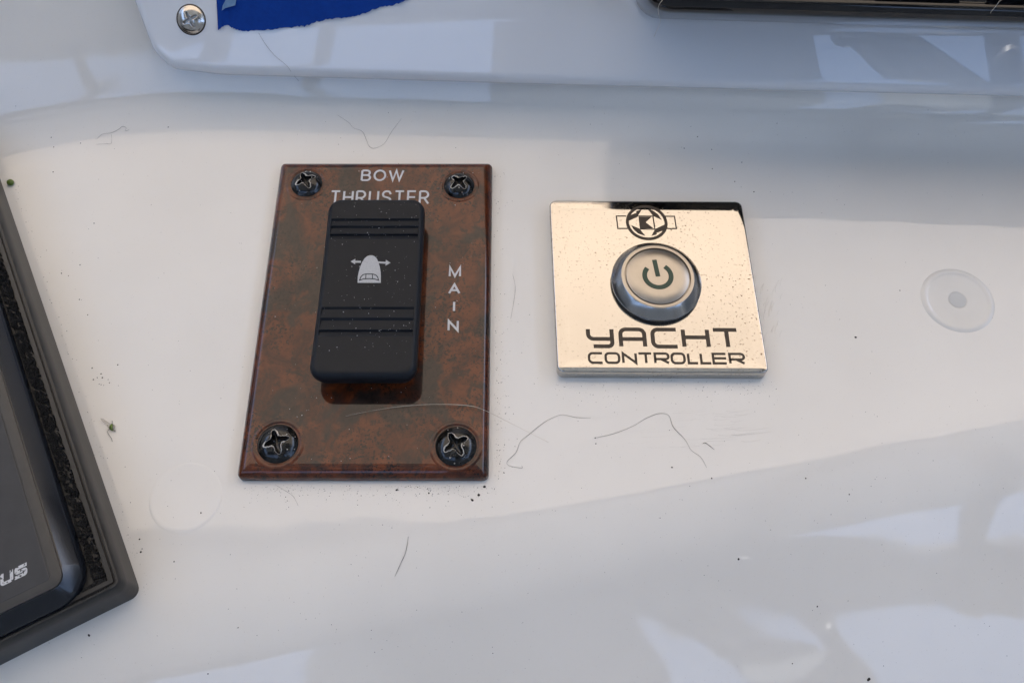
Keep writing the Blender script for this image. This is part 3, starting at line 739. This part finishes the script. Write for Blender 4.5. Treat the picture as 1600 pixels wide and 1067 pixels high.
shair([(1037, -2), (1029, 10), (1029, 22), (1032, 34), (1026, 48), (1022, 58)], [31.2, 31, 28, 18, 9, 6.2], .09, M['hairpale'], 'pale hair hanging off the chart plotter corner')
shair([(1570, -2), (1562, 2), (1555, 12), (1549, 18), (1546, 26)], [31.4, 31.4, 31.3, 31, 29], .10, M['hairpale'], 'short pale hair on the chart plotter lower edge')
# midge
q = hit(172, 666); root = thing('green_midge', 'tiny green insect with one wing beside the black control head', 'insect', q)
def ipt(x, y, l=0.0): return hit(140+x/21.33, 640+y/21.33, l)
tube(MB(), spline([ipt(760, 470, .5), ipt(715, 540, .55), ipt(715, 620, .5), ipt(765, 690, .4)], 6), lambda tt: .12+.28*math.sin(math.pi*min(max(tt, .05), .95)), 8).build('body', M['igreen'], root)
tube(MB(), spline([ipt(790, 500, .5), ipt(830, 560, .45), ipt(800, 660, .4), ipt(850, 715, .3)], 5), .17, 6).build('thorax', M['iwing'], root)
wl = [ipt(x, y, .6) for x, y in [(360, 285), (440, 300), (560, 370), (700, 470), (690, 500), (590, 470), (470, 420), (395, 365)]]
mb = MB(); slab(mb, wl, .04); mb.build('wing', M['iwing'], root, smooth=False)
for pl in ([(660, 640), (580, 725), (640, 830), (730, 950), (755, 1060)], [(590, 490), (620, 590), (690, 620)], [(755, 440), (760, 380), (735, 370)]):
    tube(MB(), [ipt(x, y, .25) for x, y in pl], .05, 5).build('leg', M['hair'], root)
q = hit(17.5, 287)
root = thing('seed_husk', 'small olive husk caught beside the black control head at left edge', 'seed', q)
lathe(MB(), q, [(.5, -.2), (.95, .3), (.8, .9), (.3, 1.25)], 14).build('husk', M['igreen'], root)
# dirt: listed specks plus a scatter, thicker along the lower edges of the plates
mb = MB()
def speck(px, py, r, q=None):
    r *= .74; q = q or hit(px, py); a = rnd.random()*6; e = rnd.uniform(.6, 1)
    lathe(mb, q, [(r, -.05), (r*.85, r*.3), (r*.3, r*.5)], 6, (Vector((math.cos(a), math.sin(a), 0)), Vector((-math.sin(a)*e, math.cos(a)*e, 0)), ZZ))
for x, y, r in [(144, 575, .3), (158, 584, .33), (152, 590, .25), (146, 593, .3), (160, 590, .3), (169, 593, .2), (171, 598, .22), (155, 600, .2), (158, 601, .2), (162, 602, .18), (184, 570, .28),
                (1069, 232, .25), (1090, 214, .28), (1112, 234, .25), (1113, 264, .25), (1159, 254, .28), (1148, 284, .25), (1178, 300, .28), (1214, 193, .2),
                (620, 765, .45), (757, 760, .5), (748, 773, .45), (738, 781, .5), (670, 770, .3), (263, 199, .3), (126, 224, .25), (84, 230, .22), (80, 215, .22), (83, 269, .28), (96, 427, .3), (107, 431, .22), (125, 414, .25), (124, 468, .25), (137, 492, .22), (147, 349, .25),
                (1046, 672, .2), (931, 693, .25), (930, 684, .28), (1050, 730, .35), (1112, 747, .3), (1259, 747, .28), (1327, 772, .25), (1337, 527, .45), (1406, 454, .25), (1154, 873, .4), (1277, 947, .3), (1357, 1061, .6), (1358, 1060, .5),
                (218, 842, .3), (220, 862, .35), (222, 857, .2), (272, 877, .25), (314, 801, .35), (139, 992, .5), (372, 980, .25), (325, 1052, .25), (770, 1020, .2), (1238, 1036, .25)]: speck(x, y, r)
for _ in range(1700): speck(rnd.uniform(-5, 1605), rnd.uniform(165, 1070), .04+.11*rnd.random()**3)
for _ in range(420): speck(rnd.uniform(865, 1220), 594+abs(rnd.gauss(0, 20)), .045+.12*rnd.random()**3)
for _ in range(420): speck(rnd.uniform(380, 775), 758+abs(rnd.gauss(0, 14)), .045+.13*rnd.random()**3)
for _ in range(300): speck(770+abs(rnd.gauss(0, 12))+2, rnd.uniform(270, 750), .045+.14*rnd.random()**3)
for _ in range(120):
    t_ = rnd.random(); speck(20+t_*205+abs(rnd.gauss(0, 8)), 290+t_*640, .05+.12*rnd.random()**2)
tag(mb.build('dirt', M['grime'], None, smooth=False), 'scattered dark specks of dirt on the white dash', None, kind='stuff')
mb = MB()                                        # pale dust on the dark plates and rocker
def dust(q, r): lathe(mb, q, [(r, -.02), (r*.8, r*.4), (r*.2, r*.6)], 5)
for _ in range(130): dust(Vector((rnd.uniform(-60, -8), rnd.uniform(-32, 50), ZT)), .04+.09*rnd.random()**3)
for _ in range(170):
    y = rnd.uniform(-9, 34); dust(Vector((rx+rnd.uniform(-10.5, 10.5), y, RZ(y))), .04+.08*rnd.random()**3)
tag(mb.build('dust', M['print'], None, smooth=False), 'pale specks of dust on the brown panel and its rocker', None, kind='stuff')
mb = MB()                                        # fine rub marks in the gelcoat
for _ in range(46):
    x, y = rnd.uniform(960, 1160), rnd.uniform(640, 700); L = rnd.uniform(15, 70)
    pts = [hit(x+L*k/4, y-L*.06*k/4+1.5*math.sin(k), .0) for k in range(5)]; tube(mb, pts, .03, 4)
for _ in range(22):
    x, y = rnd.uniform(1190, 1225), rnd.uniform(420, 520); L = rnd.uniform(6, 22)
    pts = [hit(x-L*.3*math.sin(k*.5), y+L*k/4, .0) for k in range(5)]; tube(mb, pts, .03, 4)
tag(mb.build('rub_marks', M['scuff'], None), 'fine rubbed scratches in the gelcoat around the steel plate', None, kind='stuff')
